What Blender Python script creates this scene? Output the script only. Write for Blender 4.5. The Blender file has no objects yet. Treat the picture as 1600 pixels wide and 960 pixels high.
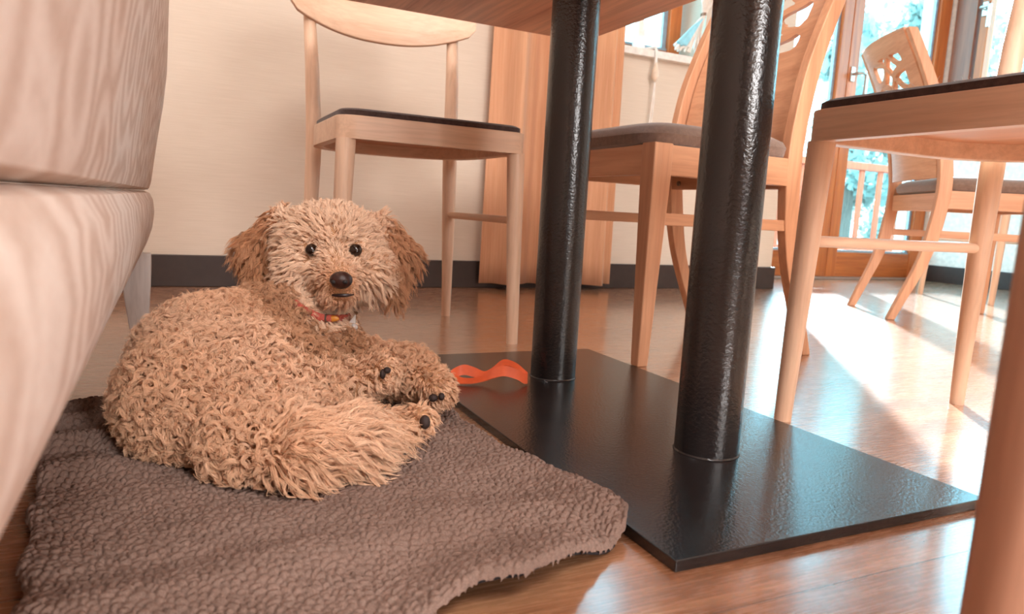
import bpy, bmesh, math, random
import numpy as np
from mathutils import Vector, Matrix
random.seed(7)
rng = np.random.default_rng(7)
S = bpy.context.scene
COL = S.collection

# ------------------------------------------------------------------ camera, world, sun, added fill lights, exposure
F_PX, PITCH, ROLL, YAW, CAM_H = 1111.84, .1342, -.055, .4488, .292
def cam_axes():
    fw = np.array([0, math.cos(PITCH), -math.sin(PITCH)]); rt = np.array([1., 0, 0]); dn = np.cross(fw, rt)
    c, s = math.cos(ROLL), math.sin(ROLL)
    M = np.array([c*rt + s*dn, -s*rt + c*dn, fw])
    c, s = math.cos(YAW), math.sin(YAW)
    return M @ np.array([[c, s, 0], [-s, c, 0], [0, 0, 1]]).T
AX = cam_axes()                       # rows: right, down, forward in room axes
def at(u, v, depth):                  # a point of the room measured from the photograph at a known distance
    return np.array([0, 0, CAM_H]) + depth*(AX.T @ np.array([(u-800)/F_PX, (v-480)/F_PX, 1.]))
cam = bpy.data.cameras.new('camera'); camo = bpy.data.objects.new('camera', cam); COL.objects.link(camo)
cam.sensor_width = 36; cam.lens = 36*F_PX/1600; cam.clip_start = .02
R, D, Fw = AX
camo.matrix_world = Matrix(((R[0], -D[0], -Fw[0], 0), (R[1], -D[1], -Fw[1], 0), (R[2], -D[2], -Fw[2], CAM_H), (0, 0, 0, 1)))
cam.dof.use_dof = True; cam.dof.focus_distance = .98; cam.dof.aperture_fstop = 9
S.camera = camo
S.view_settings.view_transform = 'Standard'; S.view_settings.look = 'None'
S.view_settings.exposure = 0.0; S.view_settings.gamma = 1; S.view_settings.use_curve_mapping = False
S.cycles.use_denoising = True
S.cycles.max_bounces = 8; S.cycles.transparent_max_bounces = 24
S.cycles.sample_clamp_indirect = 6

def lin(c):
    return tuple((x/255/12.92 if x/255 <= .04045 else ((x/255+.055)/1.055)**2.4) for x in c)
def rgba(c): return lin(c)+(1,)

W = bpy.data.worlds.new('sky'); S.world = W; W.use_nodes = True
nt = W.node_tree; nt.nodes.clear()
wo = nt.nodes.new('ShaderNodeOutputWorld'); bg = nt.nodes.new('ShaderNodeBackground')
tc = nt.nodes.new('ShaderNodeTexCoord'); sx = nt.nodes.new('ShaderNodeSeparateXYZ'); cr = nt.nodes.new('ShaderNodeValToRGB')
nt.links.new(tc.outputs['Generated'], sx.inputs[0]); nt.links.new(sx.outputs['Z'], cr.inputs[0])
cr.color_ramp.elements[0].position = 0; cr.color_ramp.elements[0].color = (.40, .85, 1, 1)
cr.color_ramp.elements[1].position = .7; cr.color_ramp.elements[1].color = (.30, .78, 1, 1)
nt.links.new(cr.outputs[0], bg.inputs[0]); bg.inputs[1].default_value = 11
nt.links.new(bg.outputs[0], wo.inputs[0])

SUN_EL = math.radians(15)
sdir = Vector((.645*math.cos(SUN_EL), .764*math.cos(SUN_EL), math.sin(SUN_EL)))     # towards the sun
sun = bpy.data.lights.new('sun', 'SUN'); sun.energy = 50; sun.angle = math.radians(.9); sun.color = (.84, .94, 1)
suno = bpy.data.objects.new('sun', sun); COL.objects.link(suno)
suno.rotation_euler = sdir.to_track_quat('Z', 'Y').to_euler()

def area(name, loc, target, size, energy, color):
    l = bpy.data.lights.new(name, 'AREA'); l.energy = energy; l.size = size; l.color = color; l.shape = 'DISK'
    o = bpy.data.objects.new(name, l); COL.objects.link(o); o.location = loc
    o.rotation_euler = (Vector(loc)-Vector(target)).to_track_quat('Z', 'Y').to_euler()
WARM = (1, .965, .94)
area('overhead_fill_light', (-1.2, 1.0, 2.5), (-.6, 1.6, 0), 1.2, 42, WARM)  # unseen overhead light added to fill the left of the room
area('overhead_fill_light', (1.7, -.5, 2.5), (1.3, .3, 0), 1.4, 24, WARM)  # added overhead fill on the right, no fitting there
area('overhead_fill_light', (.1, -1.6, 2.4), (.12, .9, .1), 1.0, 92, WARM)  # unseen light added to reach the dog between sofa and table
area('low_fill_light', (1.0, -2.3, 1.0), (.3, 1.0, .25), .9, 76, WARM)  # added low light reaching under the tabletop, no lamp stands there

# ------------------------------------------------------------------ helpers
def link(o, parent=None):
    COL.objects.link(o)
    if parent: o.parent = parent
    return o
def tag(o, label=None, cat=None, group=None, kind=None):
    if label: o['label'] = label
    if cat: o['category'] = cat
    if group: o['group'] = group
    if kind: o['kind'] = kind
    return o
def empty(name, loc, rz=0):
    o = bpy.data.objects.new(name, None); COL.objects.link(o); o.location = loc; o.rotation_euler = (0, 0, rz); o.empty_display_size = .05
    return o
def children(o): return [c for c in bpy.data.objects if c.parent == o]
def copy_tree(o, parent=None):
    c = o.copy(); COL.objects.link(c); c.parent = parent
    for ch in children(o): copy_tree(ch, c)
    return c

class MB:
    def __init__(s): s.v = []; s.f = []
    def add(s, V, Fc):
        n = len(s.v); s.v += [tuple(map(float, p)) for p in V]; s.f += [tuple(i+n for i in q) for q in Fc]; return s
    def box(s, x0, x1, y0, y1, z0, z1):
        V = [(x, y, z) for z in (z0, z1) for y in (y0, y1) for x in (x0, x1)]
        return s.add(V, [(0, 2, 3, 1), (4, 5, 7, 6), (0, 1, 5, 4), (2, 6, 7, 3), (0, 4, 6, 2), (1, 3, 7, 5)])
    def loft(s, rings, cap=True, closed=True):
        n = len(rings[0]); V = [p for r in rings for p in r]; Fc = []
        for i in range(len(rings)-1):
            for j in range(n if closed else n-1):
                k = (j+1) % n
                Fc.append((i*n+j, i*n+k, (i+1)*n+k, (i+1)*n+j))
        if cap and closed:
            Fc.append(tuple(range(n-1, -1, -1))); Fc.append(tuple((len(rings)-1)*n+j for j in range(n)))
        return s.add(V, Fc)
    def tube(s, path, rad, n=16, cap=True, sq=None):
        path = [np.array(p, float) for p in path]
        if not hasattr(rad, '__len__'): rad = [rad]*len(path)
        rings = []; up = None
        for i, p in enumerate(path):
            t = path[min(i+1, len(path)-1)]-path[max(i-1, 0)]; t = t/np.linalg.norm(t)
            if up is None:
                up = np.array([0, 0, 1.]) if abs(t[2]) < .9 else np.array([0, 1., 0])
            a = np.cross(t, up); a /= np.linalg.norm(a); b = np.cross(a, t); up = b
            r = rad[i]
            rings.append([p+r*(math.cos(2*math.pi*j/n)*a+math.sin(2*math.pi*j/n)*b) for j in range(n)])
        return s.loft(rings, cap)
    def lathe(s, prof, c=(0, 0, 0), n=24):
        rings = [[(c[0]+r*math.cos(2*math.pi*j/n), c[1]+r*math.sin(2*math.pi*j/n), c[2]+z) for j in range(n)] for r, z in prof]
        return s.loft(rings)
    def prism(s, out, z0, z1):
        return s.loft([[(x, y, z0) for x, y in out], [(x, y, z1) for x, y in out]])
    def ell(s, c, ax, n=20, m=12):
        c = np.array(c, float); ax = np.array(ax, float); V = []; Fc = []
        for i in range(1, m):
            th = math.pi*i/m
            for j in range(n):
                ph = 2*math.pi*j/n
                V.append(c+ax[0]*math.sin(th)*math.cos(ph)+ax[1]*math.sin(th)*math.sin(ph)+ax[2]*math.cos(th))
        V.append(c+ax[2]); V.append(c-ax[2]); t = len(V)-2
        for i in range(m-2):
            for j in range(n): k = (j+1) % n; Fc.append((i*n+j, (i+1)*n+j, (i+1)*n+k, i*n+k))
        for j in range(n):
            k = (j+1) % n; Fc.append((t, j, k)); Fc.append((t+1, (m-2)*n+k, (m-2)*n+j))
        return s.add(V, Fc)
    def build(s, name, mat, parent=None, bevel=0, smooth=True, sub=0, fix=True, seg=2):
        me = bpy.data.meshes.new(name); me.from_pydata(s.v, [], s.f); me.update()
        if fix:
            bm = bmesh.new(); bm.from_mesh(me); bmesh.ops.recalc_face_normals(bm, faces=bm.faces); bm.to_mesh(me); bm.free()
        if smooth:
            me.polygons.foreach_set('use_smooth', [True]*len(me.polygons)); me.set_sharp_from_angle(angle=math.radians(38))
        me.materials.append(mat)
        o = link(bpy.data.objects.new(name, me), parent)
        if bevel:
            b = o.modifiers.new('edge', 'BEVEL'); b.width = bevel; b.segments = seg; b.limit_method = 'ANGLE'; b.angle_limit = math.radians(40)
            b.harden_normals = True
        if sub:
            b = o.modifiers.new('sub', 'SUBSURF'); b.levels = sub; b.render_levels = sub
        return o

def np_mesh(name, V, Q, mat, parent=None, smooth=True):
    me = bpy.data.meshes.new(name)
    V = np.asarray(V, np.float32); Q = np.asarray(Q, np.int32); k = Q.shape[1]
    me.vertices.add(len(V)); me.vertices.foreach_set('co', V.ravel())
    me.loops.add(Q.size); me.loops.foreach_set('vertex_index', Q.ravel())
    me.polygons.add(len(Q)); me.polygons.foreach_set('loop_start', np.arange(0, Q.size, k, dtype=np.int32))
    me.polygons.foreach_set('loop_total', np.full(len(Q), k, np.int32))
    me.update(calc_edges=True); me.validate()
    if smooth: me.polygons.foreach_set('use_smooth', [True]*len(me.polygons))
    me.materials.append(mat)
    return link(bpy.data.objects.new(name, me), parent)

# ------------------------------------------------------------------ materials
class NT:
    def __init__(s, name):
        s.m = bpy.data.materials.new(name); s.m.use_nodes = True; s.t = s.m.node_tree; s.t.nodes.clear()
        s.out = s.n('OutputMaterial')
    def n(s, t, **kw):
        x = s.t.nodes.new('ShaderNode'+t)
        for k, v in kw.items():
            if k in x.inputs: x.inputs[k].default_value = v
            else: setattr(x, k, v)
        return x
    def l(s, a, b): s.t.links.new(a, b)
    def coord(s, scale=(1, 1, 1), kind='Object', rot=(0, 0, 0)):
        c = s.n('TexCoord'); mp = s.n('Mapping'); mp.inputs['Scale'].default_value = scale; mp.inputs['Rotation'].default_value = rot
        s.l(c.outputs[kind], mp.inputs[0]); return mp.outputs[0]
    def noise(s, vec, scale, detail=4, rough=.5, dist=0):
        x = s.n('TexNoise'); x.inputs['Scale'].default_value = scale; x.inputs['Detail'].default_value = detail
        x.inputs['Roughness'].default_value = rough; x.inputs['Distortion'].default_value = dist
        if vec: s.l(vec, x.inputs['Vector'])
        return x.outputs['Fac']
    def ramp(s, fac, stops):
        r = s.n('ValToRGB'); e = r.color_ramp.elements
        while len(e) < len(stops): e.new(.5)
        for i, (p, c) in enumerate(stops): e[i].position = p; e[i].color = c
        s.l(fac, r.inputs[0]); return r.outputs[0]
    def mix(s, fac, a, b, mode='MIX'):
        x = s.n('Mix', data_type='RGBA', blend_type=mode)
        for i, q in ((0, fac), (6, a), (7, b)):
            if hasattr(q, 'is_linked') or hasattr(q, 'links'): s.l(q, x.inputs[i])
            else: x.inputs[i].default_value = q
        return x.outputs[2]
    def math(s, op, a, b=None):
        x = s.n('Math', operation=op)
        for i, q in ((0, a), (1, b)):
            if q is None: continue
            if hasattr(q, 'links'): s.l(q, x.inputs[i])
            else: x.inputs[i].default_value = q
        return x.outputs[0]
    def bump(s, h, strength=.3, dist=.002):
        b = s.n('Bump'); b.inputs['Strength'].default_value = strength; b.inputs['Distance'].default_value = dist
        s.l(h, b.inputs['Height']); return b.outputs[0]
    def bsdf(s, color, rough=.5, spec=.5, normal=None, **kw):
        p = s.n('BsdfPrincipled')
        for k, v in (('Base Color', color), ('Roughness', rough), ('Specular IOR Level', spec)):
            if hasattr(v, 'links'): s.l(v, p.inputs[k])
            else: p.inputs[k].default_value = v
        for k, v in kw.items(): p.inputs[k.replace('_', ' ')].default_value = v
        if normal: s.l(normal, p.inputs['Normal'])
        s.l(p.outputs[0], s.out.inputs[0]); return p

def plain(name, c, rough=.5, spec=.5, bumpscale=0, bumpst=.2, **kw):
    t = NT(name); vec = t.coord()
    n = t.noise(vec, 40, 3)
    col = t.ramp(n, [(.3, rgba([x*.93 for x in c])), (.7, rgba([min(255, x*1.04) for x in c]))])
    nr = t.bump(t.noise(vec, bumpscale, 3), bumpst, .001) if bumpscale else None
    t.bsdf(col, rough, spec, nr, **kw); return t.m

def wood(name, c1, c2, axis='z', rough=.42, spec=.35, k=1.0, fleck=.12):
    st = {'x': (1.2, 22, 22), 'y': (22, 1.2, 22), 'z': (22, 22, 1.2)}[axis]
    t = NT(name); vec = t.coord(tuple(q*k for q in st))
    n1 = t.noise(vec, 1.6, 5, .55, .6)
    st2 = tuple(q*3.2 for q in st)
    n2 = t.noise(t.coord(tuple(q*k for q in st2)), 2.2, 3, .6)
    col = t.ramp(n1, [(.3, rgba(c2)), (.62, rgba(c1))])
    col = t.mix(fleck, col, t.ramp(n2, [(.42, rgba([x*.72 for x in c2])), (.56, rgba(c1))]))
    t.bsdf(col, rough, spec, t.bump(n2, .08, .0006)); return t.m

BEECH = ((232, 196, 168), (216, 175, 145))
TAN = ((218, 164, 128), (200, 143, 108))
beech = {a: wood('beech_'+a, *BEECH, axis=a) for a in 'xyz'}
tan = {a: wood('tan_'+a, *TAN, axis=a) for a in 'xyz'}
orange_wood = {a: wood('pine_frame_'+a, (196, 112, 58), (166, 88, 44), axis=a, rough=.35) for a in 'xyz'}
brown_wood = wood('brown_frame', (150, 92, 66), (118, 70, 50), axis='z', rough=.35)
table_wood = wood('table_underside', (248, 190, 158), (214, 140, 108), axis='y', rough=.4, k=.35, fleck=.25)
white_wood = wood('white_paint', (222, 214, 208), (206, 196, 190), axis='z', rough=.5)
steel = plain('brushed_steel', (190, 186, 180), .35, .5, Metallic=.9)
bolt_metal = plain('bolt_metal', (120, 110, 100), .35, .5, Metallic=.8)
black_rubber = plain('black_rubber', (34, 30, 30), .6)
base_mat = plain('dark_baseboard', (58, 46, 42), .45, .4)
white_plastic = plain('white_plastic', (232, 226, 220), .4)
grey_alu = plain('grey_aluminium', (150, 165, 178), .4, .5, Metallic=.3)

def floor_mat():
    t = NT('oak_laminate')
    br = t.n('TexBrick'); br.offset = .37; br.inputs['Scale'].default_value = 1
    br.inputs['Brick Width'].default_value = 1.3; br.inputs['Row Height'].default_value = .19
    br.inputs['Mortar Size'].default_value = .0012; br.inputs['Mortar Smooth'].default_value = .1; br.inputs['Bias'].default_value = 0
    br.inputs['Color1'].default_value = (.2, .2, .2, 1); br.inputs['Color2'].default_value = (.8, .8, .8, 1); br.inputs['Mortar'].default_value = (.5, .5, .5, 1)
    t.l(t.coord(), br.inputs['Vector'])
    c = t.n('TexCoord'); ad = t.n('VectorMath', operation='MULTIPLY_ADD')
    t.l(br.outputs['Color'], ad.inputs[0]); ad.inputs[1].default_value = (3, 5, 0); t.l(c.outputs['Object'], ad.inputs[2])
    mp = t.n('Mapping'); mp.inputs['Scale'].default_value = (1.1, 13, 1); t.l(ad.outputs[0], mp.inputs[0])
    n1 = t.noise(mp.outputs[0], 2.0, 6, .6, .9)
    mp2 = t.n('Mapping'); mp2.inputs['Scale'].default_value = (10, 150, 1); t.l(ad.outputs[0], mp2.inputs[0])
    n2 = t.noise(mp2.outputs[0], 2.0, 4, .65, .3)
    col = t.ramp(n1, [(.28, rgba((126, 82, 56))), (.5, rgba((166, 114, 80))), (.72, rgba((200, 146, 106)))])
    col = t.mix(.35, col, t.ramp(n2, [(.35, rgba((104, 64, 42))), (.6, rgba((192, 138, 102)))]))
    col = t.mix(.3, col, br.outputs['Color'], 'SOFT_LIGHT')
    col = t.mix(t.math('MULTIPLY', br.outputs['Fac'], .6), col, rgba((70, 45, 32)))
    h = t.math('ADD', t.math('MULTIPLY', n2, .7), t.math('MULTIPLY', t.noise(t.coord((60, 260, 1)), 2, 3), .5))
    t.bsdf(col, t.math('ADD', t.math('MULTIPLY', n2, .14), .20), .8, t.bump(h, .16, .0006), Coat_Weight=1.0, Coat_Roughness=.17, Coat_IOR=1.62)
    return t.m
def wall_mat():
    t = NT('cream_wallpaper')
    n = t.noise(t.coord((3, 3, 120)), 3, 4, .6)
    n2 = t.noise(t.coord(), 3, 3)
    col = t.ramp(n, [(.3, rgba((204, 187, 170))), (.7, rgba((216, 200, 184)))])
    col = t.mix(.25, col, t.ramp(n2, [(.3, rgba((202, 184, 166))), (.7, rgba((218, 203, 188)))]))
    t.bsdf(col, .7, .25, t.bump(n, .12, .001)); return t.m
def black_metal(name, sc, bs):
    t = NT(name); vec = t.coord()
    h = t.noise(vec, sc, 2, .5, .2)
    n = t.noise(vec, 14, 4)
    col = t.ramp(n, [(.35, rgba((26, 23, 24))), (.7, rgba((38, 34, 34)))])
    t.bsdf(col, .24, .7, t.bump(h, bs, .0011)); return t.m
M_floor, M_wall = floor_mat(), wall_mat()
M_ceil = plain('ceiling_paint', (235, 222, 208), .8, .2)
M_plate = black_metal('hammered_black_plate', 300, .26)
M_col = black_metal('hammered_black_tube', 230, .55)
white_wall = plain('white_wall_paint', (226, 218, 210), .75, .2)

def glass_mat():
    t = NT('window_glass')
    tr = t.n('BsdfTransparent'); tr.inputs[0].default_value = (.93, .97, .98, 1)
    gl = t.n('BsdfGlossy'); gl.inputs['Roughness'].default_value = .02
    lw = t.n('LayerWeight'); lw.inputs['Blend'].default_value = .5
    fr = t.math('ADD', t.math('MULTIPLY', t.math('POWER', lw.outputs['Facing'], 5), .9), .03)
    mx = t.n('MixShader'); t.l(fr, mx.inputs[0]); t.l(tr.outputs[0], mx.inputs[1]); t.l(gl.outputs[0], mx.inputs[2])
    t.l(mx.outputs[0], t.out.inputs[0]); return t.m
M_glass = glass_mat()

def fabric(name, c1, c2, scale=60, rough=.95, bump=.5, sheen=.3):
    t = NT(name); vec = t.coord()
    n = t.noise(vec, scale, 4, .65)
    w = t.noise(t.coord((1, 1, 1)), scale*9, 2, .5)
    col = t.ramp(n, [(.3, rgba(c2)), (.7, rgba(c1))])
    t.bsdf(col, rough, .15, t.bump(w, bump, .0012), Sheen_Weight=sheen); return t.m
felt = fabric('dark_felt', (84, 66, 62), (62, 47, 44), 120)
cushion_cloth = fabric('taupe_cloth', (132, 106, 92), (108, 84, 72), 90, sheen=.6)

# ------------------------------------------------------------------ room shell
def struct(name, mb, mat, parent=None, **kw):
    o = mb.build(name, mat, parent, smooth=False, **kw)
    if not parent: o['kind'] = 'structure'
    return o
XL, XR, YB, YW, YD, ZC = -3.5, 4.27, -4.2, 2.455, 2.96, 2.6
X1 = 2.5
struct('floor', MB().box(XL-.2, XR+.25, YB-.2, YD+.3, -.12, 0), M_floor)
struct('ceiling', MB().box(XL-.2, XR+.25, YB-.2, YD+.3, ZC, ZC+.15), M_ceil)
WX0, WX1, WZ0, WZ1 = 1.12, 2.0, .955, 2.15
w = MB().box(XL, WX0, YW, YW+.25, 0, ZC)
w.box(WX0, WX1, YW, YW+.25, 0, WZ0-.03); w.box(WX0, WX1, YW, YW+.25, WZ1, ZC)
w.box(WX1, X1, YW, YW+.25, 0, ZC); w.box(X1-.2, X1, YW+.25, YD+.2, 0, ZC)
struct('wall_north', w, M_wall)
struct('wall_doors', MB().box(X1, XR, YD, YD+.2, 2.25, ZC), M_wall)
RY0, RY1, RZ0, RZ1 = 1.2, 2.93, .86, 2.15
w = MB().box(XR, XR+.25, YB, RY0, 0, ZC).box(XR, XR+.25, RY1, YD+.2, 0, ZC)
w.box(XR, XR+.25, RY0, RY1, 0, RZ0).box(XR, XR+.25, RY0, RY1, RZ1, ZC)
struct('wall_east', w, white_wall)
struct('wall_west', MB().box(XL-.2, XL, YB, YW+.25, 0, ZC), M_wall)
struct('wall_south', MB().box(XL-.2, XR+.25, YB-.2, YB, 0, ZC), M_wall)
struct('baseboard_north', MB().box(XL, X1+.014, YW-.014, YW, 0, .1).box(X1, X1+.014, YW, YD-.03, 0, .1), base_mat, bevel=.003)
struct('baseboard_east', MB().box(XR-.014, XR, YB, YD-.02, 0, .1), base_mat, bevel=.003)
struct('trim_1', MB().box(X1, XR, YD-.05, YD+.1, 0, .012), plain('threshold_metal', (150, 125, 112), .4), bevel=.003)
# window sill of the north window
struct('trim_2', MB().box(WX0-.03, WX1+.02, YW-.03, YW+.16, WZ0-.03, WZ0), white_plastic, bevel=.004)

def leaf(name, x0, x1, y, z0, z1, sl, sr, sb, stp, th=.06, mat=None, handle=None, bead=True):
    """a wooden window or door leaf in a wall that faces -y: stiles, rails, pane"""
    mt = mat or orange_wood
    root = empty(name, ((x0+x1)/2, y, z0)); root['kind'] = 'structure'
    ox, oy, oz = root.location
    def b(*q): return (q[0]-ox, q[1]-ox, q[2]-oy, q[3]-oy, q[4]-oz, q[5]-oz)
    MB().box(*b(x0, x0+sl, y, y+th, z0, z1)).build('stile', mt['z'], root, bevel=.004)
    MB().box(*b(x1-sr, x1, y, y+th, z0, z1)).build('stile', mt['z'], root, bevel=.004)
    MB().box(*b(x0+sl, x1-sr, y+.004, y+th, z0, z0+sb)).build('rail', mt['x'], root, bevel=.004)
    MB().box(*b(x0+sl, x1-sr, y+.004, y+th, z1-stp, z1)).build('rail', mt['x'], root, bevel=.004)
    MB().box(*b(x0+sl, x1-sr, y+th-.022, y+th-.014, z0+sb, z1-stp)).build('pane', M_glass, root)
    if bead:
        g = MB().box(*b(x0+sl, x1-sr, y+.012, y+th-.025, z0+sb, z0+sb+.012))
        g.box(*b(x0+sl, x0+sl+.012, y+.02, y+th-.025, z0+sb, z1-stp)).box(*b(x1-sr-.022, x1-sr, y+.02, y+th-.025, z0+sb, z1-stp))
        g.build('glazing_bead', grey_alu, root)
    if handle:
        hx, hz = handle
        h = MB().box(*b(hx-.016, hx+.016, y-.008, y+.001, hz-.04, hz+.04)).build('handle', steel, root, bevel=.003)
        MB().tube([(hx-ox, -.005, hz-oz), (hx-ox, -.045, hz-oz), (hx-ox+.014, -.055, hz-oz), (hx-ox+.05, -.055, hz-oz)], .009, 12).build('lever', steel, h)
        MB().box(hx-ox+.042, hx-ox+.062, -.064, -.047, hz-oz-.135, hz-oz+.01).build('lever', steel, h, bevel=.004)
    return root
leaf('door_1', X1+.32, 3.438, YD, .012, 2.2, .075, .075, .145, .1)
leaf('door_2', 3.442, 4.262, YD, .012, 2.2, .08, .10, .145, .1, handle=(3.475, 1.16))
struct('trim_3', MB().box(X1, X1+.318, YD+.005, YD+.1, .012, 2.2), orange_wood['z'], bevel=.004)
struct('trim_4', MB().box(X1, XR, YD+.01, YD+.12, 2.2, 2.25), orange_wood['x'], bevel=.004)
leaf('window_1', WX0, WX1-.02, YW+.135, WZ0, WZ1, .07, .06, .05, .07)
# east window: brown frame right at the corner, orange inner sash with a lever
wr = empty('window_2', (XR, (RY0+RY1)/2, RZ0)); wr['kind'] = 'structure'
def eb(y0, y1, z0, z1, d0=0, d1=.06):
    oy = (RY0+RY1)/2
    return (d0, d1, y0-oy, y1-oy, z0-RZ0, z1-RZ0)
MB().box(*eb(2.80, RY1, RZ0, RZ1, -.012, .07)).build('casing', brown_wood, wr, bevel=.006)
MB().box(*eb(RY0, RY0+.1, RZ0, RZ1, -.012, .07)).build('casing', brown_wood, wr, bevel=.006)
MB().box(*eb(RY0+.1, 2.80, RZ0, RZ0+.07, -.012, .07)).build('casing', brown_wood, wr, bevel=.006)
MB().box(*eb(2.735, 2.785, RZ0+.07, RZ1-.07, .0, .06)).build('stile', orange_wood['z'], wr, bevel=.004)
MB().box(*eb(RY0+.11, RY0+.18, RZ0+.07, RZ1-.07, .0, .06)).build('stile', orange_wood['z'], wr, bevel=.004)
MB().box(*eb(1.97, 2.05, RZ0+.07, RZ1-.07, .0, .06)).build('stile', orange_wood['z'], wr, bevel=.004)
MB().box(*eb(RY0+.1, 2.80, RZ1-.07, RZ1, -.012, .07)).build('casing', brown_wood, wr, bevel=.006)
MB().box(*eb(RY0+.11, 2.79, RZ0+.07, RZ1-.07, .03, .038)).build('pane', M_glass, wr)
oy = (RY0+RY1)/2; hz = 1.60-RZ0
h = MB().box(-.01, .001, 2.76-oy-.016, 2.76-oy+.016, hz-.04, hz+.04).build('handle', steel, wr, bevel=.003)
MB().tube([(-.005, 2.76-oy, hz), (-.05, 2.76-oy, hz), (-.055, 2.75-oy, hz), (-.055, 2.70-oy, hz)], .009, 12).build('lever', steel, h)
MB().box(-.063, -.047, 2.695-oy, 2.713-oy, hz-.12, hz+.01).build('lever', steel, h, bevel=.004)

# ------------------------------------------------------------------ outside: deck, railing, ground, trees
struct('ground', MB().box(-25, 60, YD+.3, 70, -.6, -.5), plain('pale_ground', (120, 150, 150), .9, .1))
struct('deck', MB().box(-2, 9, YD+.3, 5.1, -.2, -.06).box(XR+.25, 9, -3, YD+.3, -.2, -.06), plain('deck_boards', (120, 110, 105), .8, .2))
rail = tag(empty('balcony_railing', (6, 4.95, -.06)), 'orange wooden balcony railing outside the glass doors', 'railing')
red_wood = wood('red_cedar', (205, 92, 52), (176, 70, 38), axis='z', rough=.6)
MB().box(-2.4, 3, -.04, .04, .93, 1.0).build('handrail', red_wood, rail, bevel=.006)
MB().box(-2.4, 3, -.02, .02, .12, .18).build('bottom_rail', red_wood, rail, bevel=.004)
bal = None
for i in range(20):
    x = -2.28+i*.265
    if bal is None: bal = MB().box(-.03, .03, -.012, .012, .0, .93).build('baluster', red_wood, rail, bevel=.003); bal.location = (x, 0, 0)
    else:
        c = bal.copy(); COL.objects.link(c); c.parent = rail; c.location = (x, 0, 0)

def leaf_mat(name, c):
    t = NT(name); vec = t.coord(); n = t.noise(vec, 1.3, 3)
    col = t.ramp(n, [(.3, rgba([x*.75 for x in c])), (.7, rgba(c))])
    d = t.n('BsdfDiffuse'); tr = t.n('BsdfTranslucent'); t.l(col, d.inputs[0]); t.l(col, tr.inputs[0])
    mx = t.n('MixShader'); mx.inputs[0].default_value = .35; t.l(d.outputs[0], mx.inputs[1]); t.l(tr.outputs[0], mx.inputs[2])
    t.l(mx.outputs[0], t.out.inputs[0]); return t.m
leaves = [leaf_mat('blue_green_leaves', (182, 190, 182)), leaf_mat('grey_green_leaves', (192, 194, 188))]
bark = wood('bark', (120, 100, 90), (80, 66, 60), axis='z', rough=.9)
def tree(x, y, h, r, label, n=5200, z0=-.5, low=.12, mt=0, size=.16):
    root = tag(empty('tree', (x, y, z0)), label, 'tree', 'trees beyond the glass')
    MB().tube([(0, 0, 0), (.1, .05, h*.3), (0, .1, h*.6), (.05, 0, h*.95)], [.2, .16, .1, .03], 10).build('trunk', bark, root)
    nb = 34
    bz = rng.uniform(low, 1, nb); ang = rng.uniform(0, 2*math.pi, nb); rr = r*np.sqrt(rng.uniform(.05, 1, nb))*(1.05-.65*bz)
    bc = np.stack([rr*np.cos(ang), rr*np.sin(ang), bz*h], 1)
    k = rng.integers(0, nb, n); off = rng.normal(0, 1, (n, 3))*np.array([.42, .42, .30])*r*.36
    c = bc[k]+off; c = c[c[:, 2] > .1]; n = len(c)
    a = rng.normal(0, 1, (n, 3)); a /= np.linalg.norm(a, axis=1)[:, None]
    b = np.cross(a, rng.normal(0, 1, (n, 3))); b /= np.linalg.norm(b, axis=1)[:, None]
    s = size*rng.uniform(.6, 1.3, (n, 1))
    V = np.stack([c-a*s, c+b*s*.5, c+a*s, c-b*s*.5], 1).reshape(-1, 3)
    o = np_mesh('crown', V, np.arange(len(V)).reshape(-1, 4), leaves[mt], root, smooth=False)
    return root
tree(13.6, 11.4, 5.4, 1.45, 'blue green leafy tree filling the pane of the left glass door', mt=0, n=3600)
tree(19.5, 14.6, 7.4, 2.6, 'tall blue green tree behind the pierced chair back', mt=0, n=6500)
tree(26.0, 15.6, 8.6, 3.0, 'grey green tree at the right edge of the glass doors', mt=1, n=4200)
tree(8.6, 16.2, 7.2, 2.3, 'pale tree behind the small window over the white sill', mt=1, low=.3, n=5200)
tree(10.87, 13.4, 7.4, .70, 'slim dense tree added beside the small window to keep sun off the sofa', mt=1, low=.3, n=10000)  # added to block sun through the small window
tree(22.0, 9.6, 7.6, 3.0, 'grey green tree seen through the window with the brown frame', mt=1, n=4200)

# ------------------------------------------------------------------ table
TX, TY = .5855, .8545
t = tag(empty('pedestal_table', (TX, TY, 0)), 'wooden dining table on two black columns and a rectangular black base plate', 'table')
MB().box(-.2095, .2095, -.4145, .4145, 0, .011).build('base_plate', M_plate, t, bevel=.0012)
for yy in (-.192, .206):
    MB().lathe([(.039, .010), (.039, .716)], (.010, yy-.002, 0), 48).build('column', M_col, t)
    MB().lathe([(.0394, .0105), (.0405, .0115), (.0394, .0135)], (.010, yy-.002, 0), 48).build('weld_ring', M_col, t)
MB().box(-.348, .348, -.757, .757, .72, .748).build('tabletop', table_wood, t, bevel=.003)
MB().box(-.12, .12, -.3, .3, .712, .722).build('mounting_plate', M_plate, t, bevel=.001)

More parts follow.
